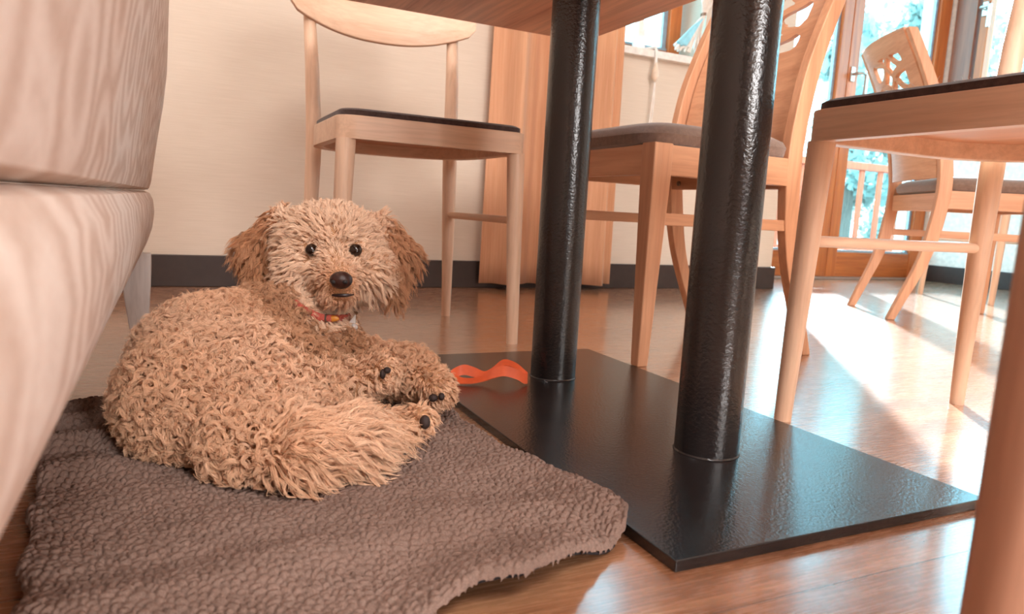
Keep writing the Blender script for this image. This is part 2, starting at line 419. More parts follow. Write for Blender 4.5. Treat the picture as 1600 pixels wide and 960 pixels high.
# ------------------------------------------------------------------ chair with round legs and curved back board
def hoop(sc=1.0, off=0.0, n=14):
    pts = []
    a, b, f = .2*sc-off, .215*sc-off, -.220*sc+off
    r = .035
    for k in range(6):
        th = math.pi+ (math.pi/2)*k/5
        pts.append((-a+r+r*math.cos(th), f+r+r*math.sin(th)))
    for k in range(6):
        th = 1.5*math.pi+(math.pi/2)*k/5
        pts.append((a-r+r*math.cos(th), f+r+r*math.sin(th)))
    for k in range(2*n+1):
        th = math.pi*k/(2*n); c, s = math.cos(th), math.sin(th)
        e = 2/2.6
        pts.append((a*math.copysign(abs(c)**e, c), b*abs(s)**e))
    return pts
def round_chair():
    t = empty('dining_chair', (0, 0, 0))
    o, i = hoop(), hoop(1, .022)
    m = MB(); rings = [[(x, y, .412) for x, y in o], [(x, y, .456) for x, y in o], [(x, y, .456) for x, y in i], [(x, y, .412) for x, y in i], [(x, y, .412) for x, y in o]]
    m.loft(rings, cap=False); m.build('seat_frame', beech['x'], t, bevel=.0025)
    MB().prism(hoop(1, .02), .438, .450).build('seat_board', tan['x'], t)
    p = hoop(1, .006); q = hoop(1, .012)
    MB().loft([[(x, y, .4565) for x, y in p], [(x, y, .466) for x, y in p], [(x, y, .470) for x, y in q], [(x*.5, y*.5, .474) for x, y in q]]).build('seat_pad', felt, t)
    for s in (-1, 1):
        MB().tube([(s*.195, -.2, .0), (s*.1935, -.2, .05), (s*.185, -.198, .3), (s*.181, -.197, .413)], [.0125, .0132, .0175, .0190], 20).build('leg', beech['z'], t)
        MB().tube([(s*.186, .203, .0), (s*.184, .200, .1), (s*.179, .194, .25), (s*.175, .191, .40), (s*.175, .193, .47), (s*.178, .207, .60), (s*.182, .229, .72), (s*.185, .243, .79)],
                  [.0115, .0135, .0165, .0185, .018, .0165, .0145, .012], 18).build('rear_leg', beech['z'], t)
        MB().tube([(s*.184, -.19, .272), (s*.178, .194, .272)], .0085, 14).build('stretcher', beech['y'], t)
        for z in (.424, .443):
            MB().lathe([(.0075, 0), (.0075, .003), (.0045, .005)], (0, 0, 0), 14).build('bolt', bolt_metal, t).matrix_local = Matrix.Translation((s*.143, .151, z)) @ Matrix.Rotation(math.radians(-s*40), 4, 'Z') @ Matrix.Rotation(math.radians(90), 4, 'X')
    # back board: curved in plan, lens-shaped in elevation
    m = MB(); nu, nv = 28, 8; fr = []; bk = []
    for a in range(nu+1):
        u = -1+2*a/nu; x = .232*u
        y = .255-.055*u*u
        zb = .692+.045*abs(u)**2.4; zt = .875-.05*abs(u)**2.6
        e = max(0, abs(u)-.94)/.06; zb += .012*e*e; zt -= .02*e*e
        fr.append([(x, y-.009+.12*(zb+(zt-zb)*v/nv-.78), zb+(zt-zb)*v/nv) for v in range(nv+1)])
        bk.append([(x, y+.009+.12*(zb+(zt-zb)*v/nv-.78), zb+(zt-zb)*v/nv) for v in range(nv+1)])
    rings = [f+b[::-1] for f, b in zip(fr, bk)]
    m.loft(rings); m.build('back_board', beech['x'], t, bevel=.004)
    return t
def put(o, x, y, rz, label, group=None):
    o.location = (x, y, 0); o.rotation_euler = (0, 0, rz)
    return tag(o, label, 'chair', group or ('chairs with square legs and pierced backs' if 'tan chair' in label else 'chairs with round legs and felt seat pads'))
ca = round_chair()
put(ca, .4835, 1.6, 0, 'light beech chair with a curved back board standing between the table and the cream wall')
put(copy_tree(ca), 1.035, .571, math.radians(-90), 'light beech chair with round legs whose dark seat pad cuts across the doors')
cd_ = put(copy_tree(ca), .507, -.037, math.radians(180), 'beech chair, shade painted into its wood, of which one blurred leg stands in front of the base plate corner')
shade_wood = wood('shaded_beech', (176, 130, 106), (156, 110, 86), axis='z')  # beech darkened so the shade on the leg sits in its colour
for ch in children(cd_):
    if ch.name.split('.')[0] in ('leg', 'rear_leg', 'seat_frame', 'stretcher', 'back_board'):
        ch.data = ch.data.copy(); ch.data.materials[0] = shade_wood
put(copy_tree(ca), 3.44, 2.03, math.radians(-12), 'pale chair with thin round legs farthest away near the white wall')

# ------------------------------------------------------------------ chair with square legs, cushion and pierced back
POST = [(0, .253), (.07, .226), (.135, .199), (.206, .172), (.276, .157), (.379, .143), (.446, .138), (.5, .143), (.635, .168), (.774, .221), (.86, .262), (.94, .302)]
def post_y(z):
    return float(np.interp(z, [p[0] for p in POST], [p[1] for p in POST]))
def smooth_post():
    zs = np.linspace(0, .94, 40); ys = np.array([post_y(z) for z in zs])
    for _ in range(4): ys[1:-1] = .25*ys[:-2]+.5*ys[1:-1]+.25*ys[2:]
    return zs, ys
PZ, PY = smooth_post()
def pyz(z): return np.interp(z, PZ, PY)
def back_panel(parent):
    """plywood back board with a lattice of openings near the top: a fine grid snapped to the outline of the openings"""
    hw, z0, z1, st = .178, .475, .945, .004
    xs = np.arange(-hw, hw+1e-6, hw/45); zs = np.linspace(z0, z1, 118)
    X, Z = np.meshgrid(xs, zs)
    def sdf(x, z):
        cx, cz = x, z-.785
        q = np.stack([np.abs(cx)-.115+.02, np.abs(cz)-.10+.02])
        rect = np.linalg.norm(np.maximum(q, 0), axis=0)+np.minimum(q.max(0), 0)-.02
        a = cz*.9+cx*.55+.012*np.sin(cx*38); b = cz*.9-cx*.55-.012*np.sin(cx*38+1)
        per = .068
        d1 = np.abs((a+per/2) % per-per/2); d2 = np.abs((b+per*.3+per/2) % per-per/2)
        strips = .0085-np.minimum(d1, d2)
        k = .006; h = np.clip(.5+.5*(rect-strips)/k, 0, 1)
        return strips*(1-h)+rect*h+k*h*(1-h)
    eps = 5e-4
    for _ in range(3):
        d = sdf(X, Z); gx = (sdf(X+eps, Z)-sdf(X-eps, Z))/(2*eps); gz = (sdf(X, Z+eps)-sdf(X, Z-eps))/(2*eps)
        g2 = gx*gx+gz*gz+1e-6
        mk = (np.abs(d) < .0026)
        X = np.where(mk, X-np.clip(d*gx/g2, -.003, .003), X); Z = np.where(mk, Z-np.clip(d*gz/g2, -.003, .003), Z)
    d = sdf(X, Z); ny, nx = X.shape
    idx = np.arange(nx*ny).reshape(ny, nx)
    quads = np.stack([idx[:-1, :-1], idx[:-1, 1:], idx[1:, 1:], idx[1:, :-1]], -1).reshape(-1, 4)
    keep = d.ravel()[quads].mean(1) > 0
    quads = quads[keep]
    Yb = pyz(Z)+.012-.030*(1-(X/hw)**2)*0+.018*(1-(X/hw)**2)
    th = .014
    N = nx*ny
    V = np.concatenate([np.stack([X, Yb-th/2, Z], -1).reshape(-1, 3), np.stack([X, Yb+th/2, Z], -1).reshape(-1, 3)])
    e = np.concatenate([quads[:, [0, 1]], quads[:, [1, 2]], quads[:, [2, 3]], quads[:, [3, 0]]])
    key = np.sort(e, 1); key = key[:, 0]*N+key[:, 1]
    u, inv, cnt = np.unique(key, return_inverse=True, return_counts=True)
    be = e[cnt[inv] == 1]
    side = np.stack([be[:, 1], be[:, 0], be[:, 0]+N, be[:, 1]+N], 1)
    Q = np.concatenate([quads, quads[:, ::-1]+N, side])
    used = np.unique(Q); mp = np.full(2*N, -1); mp[used] = np.arange(len(used))
    o = np_mesh('back_panel', V[used], mp[Q], tan['x'], parent)
    o.data.set_sharp_from_angle(angle=math.radians(50))
    return o
def square_chair():
    t = empty('dining_chair', (0, 0, 0))
    def sq(cx, cy, z, a, b): return [(cx-a, cy-b, z), (cx+a, cy-b, z), (cx+a, cy+b, z), (cx-a, cy+b, z)]
    for s in (-1, 1):
        rg = []
        for z in (0, .02, .36, .437):
            k = min(1, z/.38); a = .0125+.0085*k; b = .0125+.010*k
            rg.append(sq(s*(.214-a), -.236+b, z, a, b))
        MB().loft(rg).build('leg', tan['z'], t, bevel=.003)
        MB().box(s*.200-.009, s*.200+.009, -.232, -.214, -.0, .004).build('foot_pad', black_rubber, t)
        rg = []
        for z, y in zip(PZ, PY):
            b = .0125+.0085*min(1, z/.3)-.006*max(0, (z-.6)/.34)
            xx = .196-.012*min(1, abs(z-.45)/.45) if z < .45 else .196-.004*(z-.45)
            rg.append(sq(s*xx, y, z, .0125, b))
        MB().loft(rg).build('rear_leg', tan['z'], t, bevel=.003)
        yb = float(pyz(.40))
        m = MB(); x0, x1 = (s*.2-.011, s*.2+.011)
        m.loft([[(s*.203-.01, -.205, .376), (s*.203+.01, -.205, .376), (s*.203+.01, -.205, .434), (s*.203-.01, -.205, .434)],
                [(s*.196-.01, yb, .376), (s*.196+.01, yb, .376), (s*.196+.01, yb, .434), (s*.196-.01, yb, .434)]])
        m.build('side_rail', tan['y'], t, bevel=.002)
        ys = float(pyz(.29))
        MB().loft([[(s*.200-.008, -.212, .280), (s*.200+.008, -.212, .280), (s*.200+.008, -.212, .304), (s*.200-.008, -.212, .304)],
                   [(s*.192-.008, ys, .280), (s*.192+.008, ys, .280), (s*.192+.008, ys, .304), (s*.192-.008, ys, .304)]]).build('stretcher', tan['y'], t, bevel=.002)
        MB().lathe([(.006, 0), (.006, .003), (.003, .004)], (0, 0, 0), 12).build('bolt', bolt_metal, t).matrix_local = Matrix.Translation((s*.15, .125, .385)) @ Matrix.Rotation(math.radians(90), 4, 'X')
    MB().box(-.176, .176, -.234, -.212, .376, .434).build('front_rail', tan['x'], t, bevel=.002)
    MB().box(-.19, .19, .128, .148, .37, .428).build('rear_rail', tan['x'], t, bevel=.002)
    # cushion
    rings = []
    for z, g in ((.430, .010), (.437, .0), (.455, -.004), (.468, .004), (.478, .022), (.484, .055), (.487, .11)):
        r = []
        n = 44
        for j in range(n):
            th = 2*math.pi*j/n; c, s_ = math.cos(th), math.sin(th); e = .28
            yy = math.copysign(abs(s_)**e, s_); xx = math.copysign(abs(c)**e, c)
            wv = .212-.010*(yy+1)/2
            r.append(((wv-g)*xx, -.045+(.196-g)*yy, z))
        rings.append(r)
    MB().loft(rings).build('cushion', cushion_cloth, t)
    back_panel(t)
    return t
cb = square_chair()
put(cb, 1.057, 1.347, math.radians(-90+1), 'tan chair with a grey brown cushion behind the two black columns')
put(copy_tree(cb), 2.49, 1.614, math.radians(58), 'tan chair with a pierced back board standing in front of the glass door')

# loose fibres standing on the felt pad in the sun
near_chair = [o for o in bpy.data.objects if o.get('label', '').startswith('light beech chair with round legs')][0]
pad = [c for c in children(near_chair) if c.name.startswith('seat_pad')][0]
nf = 2600
th = rng.uniform(0, 2*math.pi, nf); rr_ = np.sqrt(rng.uniform(.72, 1, nf))
px, py = .186*rr_*np.sign(np.cos(th))*np.abs(np.cos(th))**.75, .196*rr_*np.sign(np.sin(th))*np.abs(np.sin(th))**.75
b0 = np.stack([px, py, np.full(nf, .4695)], 1); dv = rng.normal(0, .5, (nf, 3)); dv[:, 2] = np.abs(dv[:, 2])*.9+.25
ln = rng.uniform(.002, .0065, nf)[:, None]*np.where(rng.random(nf) < .04, 2.2, 1)[:, None]
cu_ = rng.normal(0, .45, (nf, 3)); q_ = np.linspace(0, 1, 6)
P_ = np.stack([b0+dv*ln*q+cu_*ln*q*q for q in q_], 1)
fz = bpy.data.hair_curves.new('fuzz'); fz.add_curves([6]*nf); fz.points.foreach_set('position', P_.astype(np.float32).ravel())
ra = fz.attributes.get('radius') or fz.attributes.new('radius', 'FLOAT', 'POINT'); ra.data.foreach_set('value', np.full(nf*6, .00016, np.float32))
fz.materials.append(plain('felt_fibre', (190, 176, 168), .8, .2))
fo_ = link(bpy.data.objects.new('fuzz', fz), pad); fo_['kind'] = 'stuff'

# ------------------------------------------------------------------ sofa seen from behind at the left edge
def sofa_mat():
    t = NT('cream_circle_fabric'); vec = t.coord()
    mp = t.coord((1, 9, 9))
    v = t.n('TexVoronoi'); v.inputs['Scale'].default_value = 1.0; v.inputs['Randomness'].default_value = .75; t.l(mp, v.inputs['Vector'])
    d = v.outputs['Distance']
    ring = t.math('SINE', t.math('MULTIPLY', d, 21))
    fine = t.noise(t.coord((60, 160, 60)), 4, 3)
    col = t.ramp(t.math('ADD', t.math('MULTIPLY', ring, .15), t.math('ADD', t.math('MULTIPLY', fine, .5), .25)), [(.25, rgba((205, 180, 164))), (.7, rgba((238, 224, 214)))])
    t.bsdf(col, .95, .04, t.bump(t.noise(t.coord(), 900, 2), .35, .0008)); return t.m
M_sofa = sofa_mat()
sf = tag(empty('sofa', (-.4, .9, 0)), 'cream sofa with faint circle pattern, its tall back turned to the dog', 'sofa')
def sofa_piece(name, prof, xin, zt):
    """prof: (z, x) of the outer face; far end rounded"""
    y0, y1 = -.02, 1.63
    m = MB(); rings = []
    ys = [(y0, .04), (y0+.015, .012), (y0+.04, 0)] + [(y0+.04+(y1-y0-.08)*k/10, 0) for k in range(1, 10)] + [(y1-.04, 0), (y1-.015, .012), (y1-.004, .022), (y1, .04)]
    zmin = prof[0][0]; zmax = prof[-1][0]
    for y, ins in ys:
        r = [(x-ins, y, z) for z, x in prof]
        r += [(xin+ins*.5, y, zmax), (xin+ins*.5, y, zmin)]
        rings.append([(p[0]+.4, p[1]-.9, p[2]) for p in r])
    m.loft(rings); return m.build(name, M_sofa, sf)
sofa_piece('base', [(.165, -.085), (.166, -.068), (.172, -.060), (.19, -.046), (.22, -.036), (.25, -.032), (.275, -.034), (.288, -.040), (.292, -.05)], -.8, .29)
bp = sofa_piece('backrest', [(.293, -.05), (.297, -.041), (.31, -.037), (.34, -.033), (.40, -.024), (.46, -.014), (.52, -.007), (.60, -.004), (.72, 0), (.76, -.004), (.785, -.02), (.795, -.05)], -.2, 1)
MB().box(-.38, .19, -.88, .70, .294, .46).build('seat_cushion', M_sofa, sf, bevel=.03, seg=4)
pt = [(.394-.03+dx, 1.628-.9, z) for z, dx in ((.295, -.012), (.34, -.004), (.42, .006), (.5, .018), (.6, .024), (.72, .028), (.77, .022))]
MB().tube(pt, .004, 8).build('piping', fabric('grey_piping', (150, 130, 120), (120, 102, 94), 200), sf)
def sabre(x, y, sy):
    rg = []
    for k in range(9):
        z = .17*(1-k/8); q = k/8
        w0 = .03-.014*q**1.5; dx = .004*q; dy = sy*(.0-.006*math.sin(q*math.pi)+.012*q*q)
        rg.append([(x+dx-w0*.92, y+dy-w0*.6, z), (x+dx+w0*.92, y+dy-w0*.6, z), (x+dx+w0*.92, y+dy+w0*.6, z), (x+dx-w0*.92, y+dy+w0*.6, z)])
    return MB().loft(rg)
for (x, y, s_) in ((-.066, 1.585, 1), (-.066, .04, -1), (-.72, 1.578, 1), (-.72, .04, -1)):
    sabre(x+.4, y-.9, s_).build('leg', white_wood, sf, bevel=.003)

# ------------------------------------------------------------------ curtain, sill objects
def curtain_mat():
    t = NT('peach_curtain'); n = t.noise(t.coord((40, 40, 1)), 6, 3)
    col = t.ramp(n, [(.3, rgba((222, 168, 130))), (.7, rgba((234, 184, 148)))])
    p = t.bsdf(col, .85, .15, t.bump(t.noise(t.coord(), 500, 2), .15, .0006), Sheen_Weight=.2)
    tr = t.n('BsdfTranslucent'); t.l(col, tr.inputs[0]); mx = t.n('MixShader'); mx.inputs[0].default_value = .3
    t.l(p.outputs[0], mx.inputs[1]); t.l(tr.outputs[0], mx.inputs[2]); t.l(mx.outputs[0], t.out.inputs[0]); return t.m
nx, nz = 150, 24
V = []
for iz in range(nz+1):
    z = .022+iz*(2.38-.022)/nz
    for ix in range(nx+1):
        u = ix/nx; gather = 1-.10*(z/2.4)
        x = 1.30+(u-.5)*.565*gather
        ph = 2*math.pi*(3.4*u+.12*math.sin(5*u+1.0)+.02*math.sin(z*2))
        y = 2.375+.04*math.sin(ph)*(1-.25*z/2.4)+.010*math.sin(2.3*ph+1)
        V.append((x, y, z))
idx = np.arange((nx+1)*(nz+1)).reshape(nz+1, nx+1)
cu = np_mesh('curtain', V, np.stack([idx[:-1, :-1], idx[:-1, 1:], idx[1:, 1:], idx[1:, :-1]], -1).reshape(-1, 4), curtain_mat())
so = cu.modifiers.new('cloth', 'SOLIDIFY'); so.thickness = .002
tag(cu, 'peach floor length curtain hanging in soft folds against the cream wall', 'curtain')

porcelain = plain('white_glaze', (238, 234, 230), .25, .5)
g = MB().lathe([(.020, 0), (.026, .004), (.026, .03), (.031, .045), (.026, .06), (.022, .085), (.018, .115), (.014, .13), (.012, .16), (.018, .20), (.018, .22), (.010, .225)], (0, 0, 0), 8)
o = g.build('candle_holder', porcelain); o.location = (1.695, YW+.03, WZ0); tag(o, 'white faceted candle holder standing on the window sill', 'candle holder')
cd = tag(empty('blind_cord', (1.735, YW-.031, WZ0)), 'white cord with a wooden acorn knob hanging down from the window sill', 'cord')
m = MB().tube([(-.03, .06, .004), (-.012, .03, .008), (0, .0, .010), (.002, -.006, -.005), (.002, -.007, -.06)], [.006]*5, 10); m.build('cord', white_plastic, cd)
MB().lathe([(.004, -.125), (.011, -.115), (.0145, -.10), (.0135, -.085), (.009, -.07), (.005, -.055), (.004, -.05)], (.002, -.010, 0), 18).build('knob', plain('pale_wood_knob', (226, 205, 184), .45), cd)
m = MB().tube([(.002, -.01, -.12), (.002, -.004, -.20), (-.006, -.004, -.30), (-.004, -.004, -.40)], .0022, 6)
m.tube([(.004, -.01, -.12), (.010, -.004, -.20), (.004, -.004, -.30), (.006, -.004, -.40)], .0022, 6); m.build('thin_string', white_plastic, cd)
# bundle of dried grass tied with a pale blue ribbon
bd = tag(empty('dried_bouquet', (1.955, YW-.01, WZ0+.015)), 'bundle of white dried grass tied with pale blue ribbon beside the window', 'bouquet')
m1, m2, m3 = MB(), MB(), MB()
tie = np.array([.02, 0, .155])
for k in range(46):
    a = random.uniform(-1, 1); b = random.uniform(-1, 1)
    e = np.array([-.05+.065*a, .012*b, random.uniform(.0, .03)])
    m1.tube([tie+np.array([.006*a, .004*b, 0]), tie*.5+e*.5+np.array([.004*b, .003*a, .004]), e], [.002, .0022, random.uniform(.003, .006)], 5)
    e = tie+np.array([.028*a+.01, .014*b, random.uniform(.05, .13)])
    m1.tube([tie+np.array([.006*a, .004*b, 0]), tie*.5+e*.5, e], [.002, .003, .0055], 5)
m1.build('grass', plain('dried_grass', (232, 222, 212), .8), bd)
for k in range(9):
    a = k/8-.5
    e = np.array([-.085+.04*a, -.014+.003*random.random(), .02+.012*random.random()])
    m2.tube([tie+np.array([-.004, -.006, -.01]), tie*.55+e*.45+np.array([0, -.006, .005]), e], [.002, .0045, .007], 6)
m2.build('ribbon', plain('pale_blue_ribbon', (150, 214, 232), .5), bd)
m3.tube([tie+np.array([.011*math.cos(q), .011*math.sin(q), .001*q]) for q in np.linspace(0, 12, 40)], .0018, 6).build('twine', plain('twine', (150, 116, 92), .8), bd)

# ------------------------------------------------------------------ blanket
def worley(x, y, cell, jit=.85, seed=3):
    gx, gy = x/cell, y/cell
    ix, iy = np.floor(gx).astype(int), np.floor(gy).astype(int)
    f1 = np.full(x.shape, 9.); f2 = np.full(x.shape, 9.); idv = np.zeros(x.shape)
    def hsh(a, b, k):
        h = np.sin(a*127.1+b*311.7+k*74.7+seed)*43758.5453
        return h-np.floor(h)
    for dx in (-1, 0, 1):
        for dy in (-1, 0, 1):
            cx, cy = ix+dx, iy+dy
            px = cx+.5+jit*(hsh(cx, cy, 1)-.5); py = cy+.5+jit*(hsh(cx, cy, 2)-.5)
            d = np.hypot(px-gx, py-gy)
            up = d < f1
            f2 = np.where(up, f1, np.minimum(f2, d)); idv = np.where(up, hsh(cx, cy, 5), idv); f1 = np.where(up, d, f1)
    return f1, f2, idv
def ss(a, b, x):
    q = np.clip((x-a)/(b-a), 0, 1); return q*q*(3-2*q)
def blanket_grid(ns, nt_):
    s, tt = np.meshgrid(np.linspace(0, 1, ns), np.linspace(0, 1, nt_), indexing='ij')
    xs0 = -.10+.48*s
    yn = np.interp(xs0, [-.10, .0, .115, .149, .196, .236, .268, .311, .350, .37, .381], [.398, .402, .414, .420, .436, .428, .440, .464, .486, .50, .525])
    yf = 1.075-.06*s+.006*np.sin(s*9)
    y = yn+(yf-yn)*tt
    xl = np.interp(y, [.41, .508, .669, .78, .838, .9, 1.0, 1.08], [-.083, -.093, -.111, -.121, -.128, -.122, -.128, -.13])+.003*np.sin(y*60)
    xr = np.interp(y, [.43, .50, .52, .545, .6, .66, .72, .86, .945, 1.0, 1.07], [.365, .376, .384, .386, .378, .366, .357, .349, .352, .356, .36])
    x = xl+(xr-xl)*s
    return s, tt, x, y
def blanket_height(s, tt, x, y):
    h = .012+0*x
    # folds behind and left of the dog
    m = ss(.02, -.06, x)
    for yc, w_, a in ((.985, .022, .018), (.915, .020, .020), (.845, .018, .020), (.775, .022, .012)):
        h += m*a*np.exp(-((y-yc+.12*(x+.09)-.006*np.sin(x*60))/w_)**2)
    # near hem lifted in two waves
    near = np.exp(-(tt/.10)**2)
    h += near*(.010+.010*np.sin(x*30+.4)*ss(-.1, .1, x)+.010*np.exp(-((x-.19)/.05)**2))
    h += .010*np.exp(-((y-.525-.15*(x-.05))/.03)**2)*ss(.28, .1, x)
    h += .008*np.exp(-((y-.62+.25*x)/.035)**2)*ss(0, .15, x)
    # right hem rides up on the base plate
    rise = ss(.30, .372, x)
    h += rise*(.003+.007*ss(.74, .58, y))
    h += .006*np.exp(-(((x-.37)/.03)**2+((y-.515)/.035)**2))
    h -= ss(.30, .36, x)*near*.012
    h += .004*np.sin(x*37+y*21)*.5+.003*np.sin(y*55-x*13)*.5
    return h
def edge_drop(s, tt, k=.018):
    e = np.minimum(np.minimum(s*.5, (1-s)*.5), np.minimum(tt*.62, (1-tt)*.62))
    return np.sqrt(np.clip(1-((k-np.clip(e, 0, k))/k)**2, 0, 1))
ns, nt_ = 380, 470
s, tt, x, y = blanket_grid(ns, nt_)
wx = x+.0022*np.sin(y*170)+.0015*np.sin(y*61+x*90); wy = y+.0022*np.sin(x*150+1)
f1, f2, idv = worley(wx, wy*1.06, .0071)
nub = .0068*np.sqrt(np.clip(1-(1-np.clip((f2-f1)/.50, 0, 1))**2, 0, 1))*(.66+.34*idv)
dx = np.sign(wx)*0
ed = edge_drop(s, tt, .010)
z = blanket_height(s, tt, x, y)+nub-.008*(1-ed)
fr = .0011*(idv-.5)*(1-ed)*2
V = np.stack([x+fr*np.sign(s-.5), y+fr*np.sign(tt-.5), z], -1).reshape(-1, 3)
idx = np.arange(ns*nt_).reshape(ns, nt_)
def sherpa():
    t = NT('sherpa_fleece'); n = t.noise(t.coord(), 30, 3); n2 = t.noise(t.coord(), 900, 3)
    col = t.ramp(n, [(.3, rgba((124, 102, 92))), (.7, rgba((140, 116, 105)))])
    col = t.mix(.35, col, t.ramp(n2, [(.35, rgba((98, 78, 70))), (.65, rgba((156, 132, 120)))]))
    t.bsdf(col, .95, .05, t.bump(n2, .2, .0004)); return t.m
bl = tag(empty('blanket', (0, 0, 0)), 'brown nubby fleece blanket lying under the dog, one corner on the black plate', 'blanket')
np_mesh('fleece', V, np.stack([idx[:-1, :-1], idx[1:, :-1], idx[1:, 1:], idx[:-1, 1:]], -1).reshape(-1, 4), sherpa(), bl)
s, tt, x, y = blanket_grid(90, 110)
zz = blanket_height(s, tt, x, y)-.0065
zz = np.maximum(zz, .001)
cx_, cy_ = x-(.004)*np.sign(s-.5)*(1-edge_drop(s, tt, .01)), y-.003*np.sign(tt-.5)*(1-edge_drop(s, tt, .01))
V = np.stack([cx_, cy_, zz], -1).reshape(-1, 3); idx = np.arange(90*110).reshape(90, 110)
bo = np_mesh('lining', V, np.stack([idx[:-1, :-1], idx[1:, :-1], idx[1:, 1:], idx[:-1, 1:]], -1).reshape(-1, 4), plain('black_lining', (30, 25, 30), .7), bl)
bo['label'] = 'black lining under the fleece'
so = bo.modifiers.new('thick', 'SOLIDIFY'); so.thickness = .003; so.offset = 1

# ------------------------------------------------------------------ orange ribbon toy
tp = empty('ribbon_toy', (.466, 1.036, .011)); tag(tp, 'orange rubber ribbon twisted into two loops on the black base plate', 'toy')
RB = [(-.064, .000, .0095, 15), (-.051, .010, .0155, 12), (-.040, .012, .0175, 15), (-.026, .010, .0145, 30), (-.010, .005, .0115, 62), (.003, .006, .017, 62), (.022, .011, .0315, 68), (.042, .010, .027, 62), (.057, .006, .0145, 38),
      (.062, .000, .0098, 18), (.055, -.006, .0105, 18), (.043, -.009, .0175, 20), (.022, -.010, .0225, 24), (.004, -.007, .0165, 45), (-.010, -.005, .0085, 72), (-.028, -.010, .0050, 76), (-.046, -.010, .0045, 70), (-.060, -.006, .0068, 40)]
def closed_curve(C, n):
    C = np.array(C, float); m_ = len(C); out = []
    for k in range(n):
        f = k/n*m_; i = int(f); t_ = f-i; p0, p1, p2, p3 = (C[(i+d) % m_] for d in (-1, 0, 1, 2))
        out.append(.5*(2*p1+(p2-p0)*t_+(2*p0-5*p1+4*p2-p3)*t_*t_+(3*p1-p0-3*p2+p3)*t_**3))
    return out
m = MB(); rings = []
for (X_, Y_, Z_, a) in closed_curve(RB, 120):
    a = math.radians(a); up = np.array([0, math.sin(a), math.cos(a)]); nrm = np.array([0, up[2], -up[1]])*.0010
    base = np.array([X_, Y_, Z_]); hw = .0085
    rings.append([base-up*hw-nrm, base+up*hw-nrm, base+up*hw+nrm, base-up*hw+nrm])
zmin = min(p[2] for q in rings for p in q)
rings = [[p+np.array([0, 0, .0005-zmin]) for p in q] for q in rings]
rings.append(rings[0])
m.loft(rings, cap=False)
m.build('band', plain('orange_rubber', (255, 112, 66), .45, .4), tp); tp.rotation_euler = (0, 0, math.radians(-20))

# ------------------------------------------------------------------ dog
KB = 'dog'
prims = []      # (kind, data, k)
def cap_(p, q, r0, r1, k=.03): prims.append(('c', (np.array(p), np.array(q), r0, r1), k))
def ell_(c, r, k=.03, axes=None): prims.append(('e', (np.array(c), np.array(r, float), AX if axes is None else axes), k))
def sdf(P):
    d = np.full(P.shape[0], 9.)
    for kind, a, k in prims:
        if kind == 'c':
            p, q, r0, r1 = a; v = q-p; t_ = np.clip((P-p) @ v/(v @ v), 0, 1)
            e = np.linalg.norm(P-p-t_[:, None]*v, axis=1)-(r0+(r1-r0)*t_)
        else:
            c, r, ax = a; L = (P-c) @ ax.T
            k0 = np.linalg.norm(L/r, axis=1); k1 = np.linalg.norm(L/(r*r), axis=1)
            e = k0*(k0-1)/np.maximum(k1, 1e-6)
        h = np.clip(.5+.5*(d-e)/k, 0, 1)
        d = d*(1-h)+e*h-k*h*(1-h)
    g = .021-P[:, 2]
    return np.maximum(d+.009, g)
# trunk, curled: rump at the near left, shoulders at the far right
ell_(at(323, 624, .775), (.094, .080, .085))
ell_(at(335, 575, .87), (.095, .085, .09))
cap_(at(335, 575, .87), at(415, 540, .97), .082, .078)
cap_(at(415, 540, .97), at(478, 548, 1.03), .073, .066)
ell_(at(410, 622, .775), (.088, .085, .07), .02)                       # near thigh
cap_(at(440, 660, .74), at(520, 668, .79), .045, .030, .02)             # shank lying on the blanket
cap_(at(520, 665, .79), at(625, 660, .80), .026, .022, .015)            # hind foot
ell_(at(660, 655, .80), (.022, .024, .025), .012)
cap_(at(478, 530, 1.03), at(500, 440, 1.05), .064, .055)               # neck
cap_(at(505, 560, 1.01), at(540, 570, .98), .058, .045)                # chest
# forelegs
cap_(at(478, 590, .93), at(548, 606, .885), .046, .034, .02)
cap_(at(548, 606, .885), at(592, 586, .875), .033, .027, .012)
ell_(at(602, 582, .87), (.022, .027, .028), .010)
cap_(at(540, 575, 1.0), at(640, 580, .965), .042, .034, .02)
cap_(at(640, 580, .965), at(680, 602, .93), .033, .030, .012)
ell_(at(686, 612, .92), (.027, .027, .03), .010)
# tail
cap_(at(375, 700, .70), at(465, 702, .685), .040, .036, .035)
cap_(at(465, 702, .685), at(545, 688, .715), .034, .034, .02)
cap_(at(545, 690, .715), at(598, 682, .75), .034, .022, .02)
# head
ell_(at(515, 382, 1.04), (.078, .066, .072), .02)
ell_(at(470, 425, 1.02), (.038, .044, .045), .025)
ell_(at(580, 425, 1.02), (.036, .044, .045), .025)
cap_(at(524, 425, 1.0), at(532, 446, .955), .042, .027, .02)
ell_(at(530, 464, .965), (.030, .018, .026), .012)
# ears
cap_(at(440, 350, 1.07), at(402, 392, 1.075), .028, .030, .02)
cap_(at(402, 392, 1.075), at(412, 440, 1.06), .030, .022, .015)
cap_(at(595, 355, 1.07), at(622, 400, 1.07), .026, .030, .02)
cap_(at(622, 400, 1.07), at(613, 458, 1.055), .028, .018, .015)

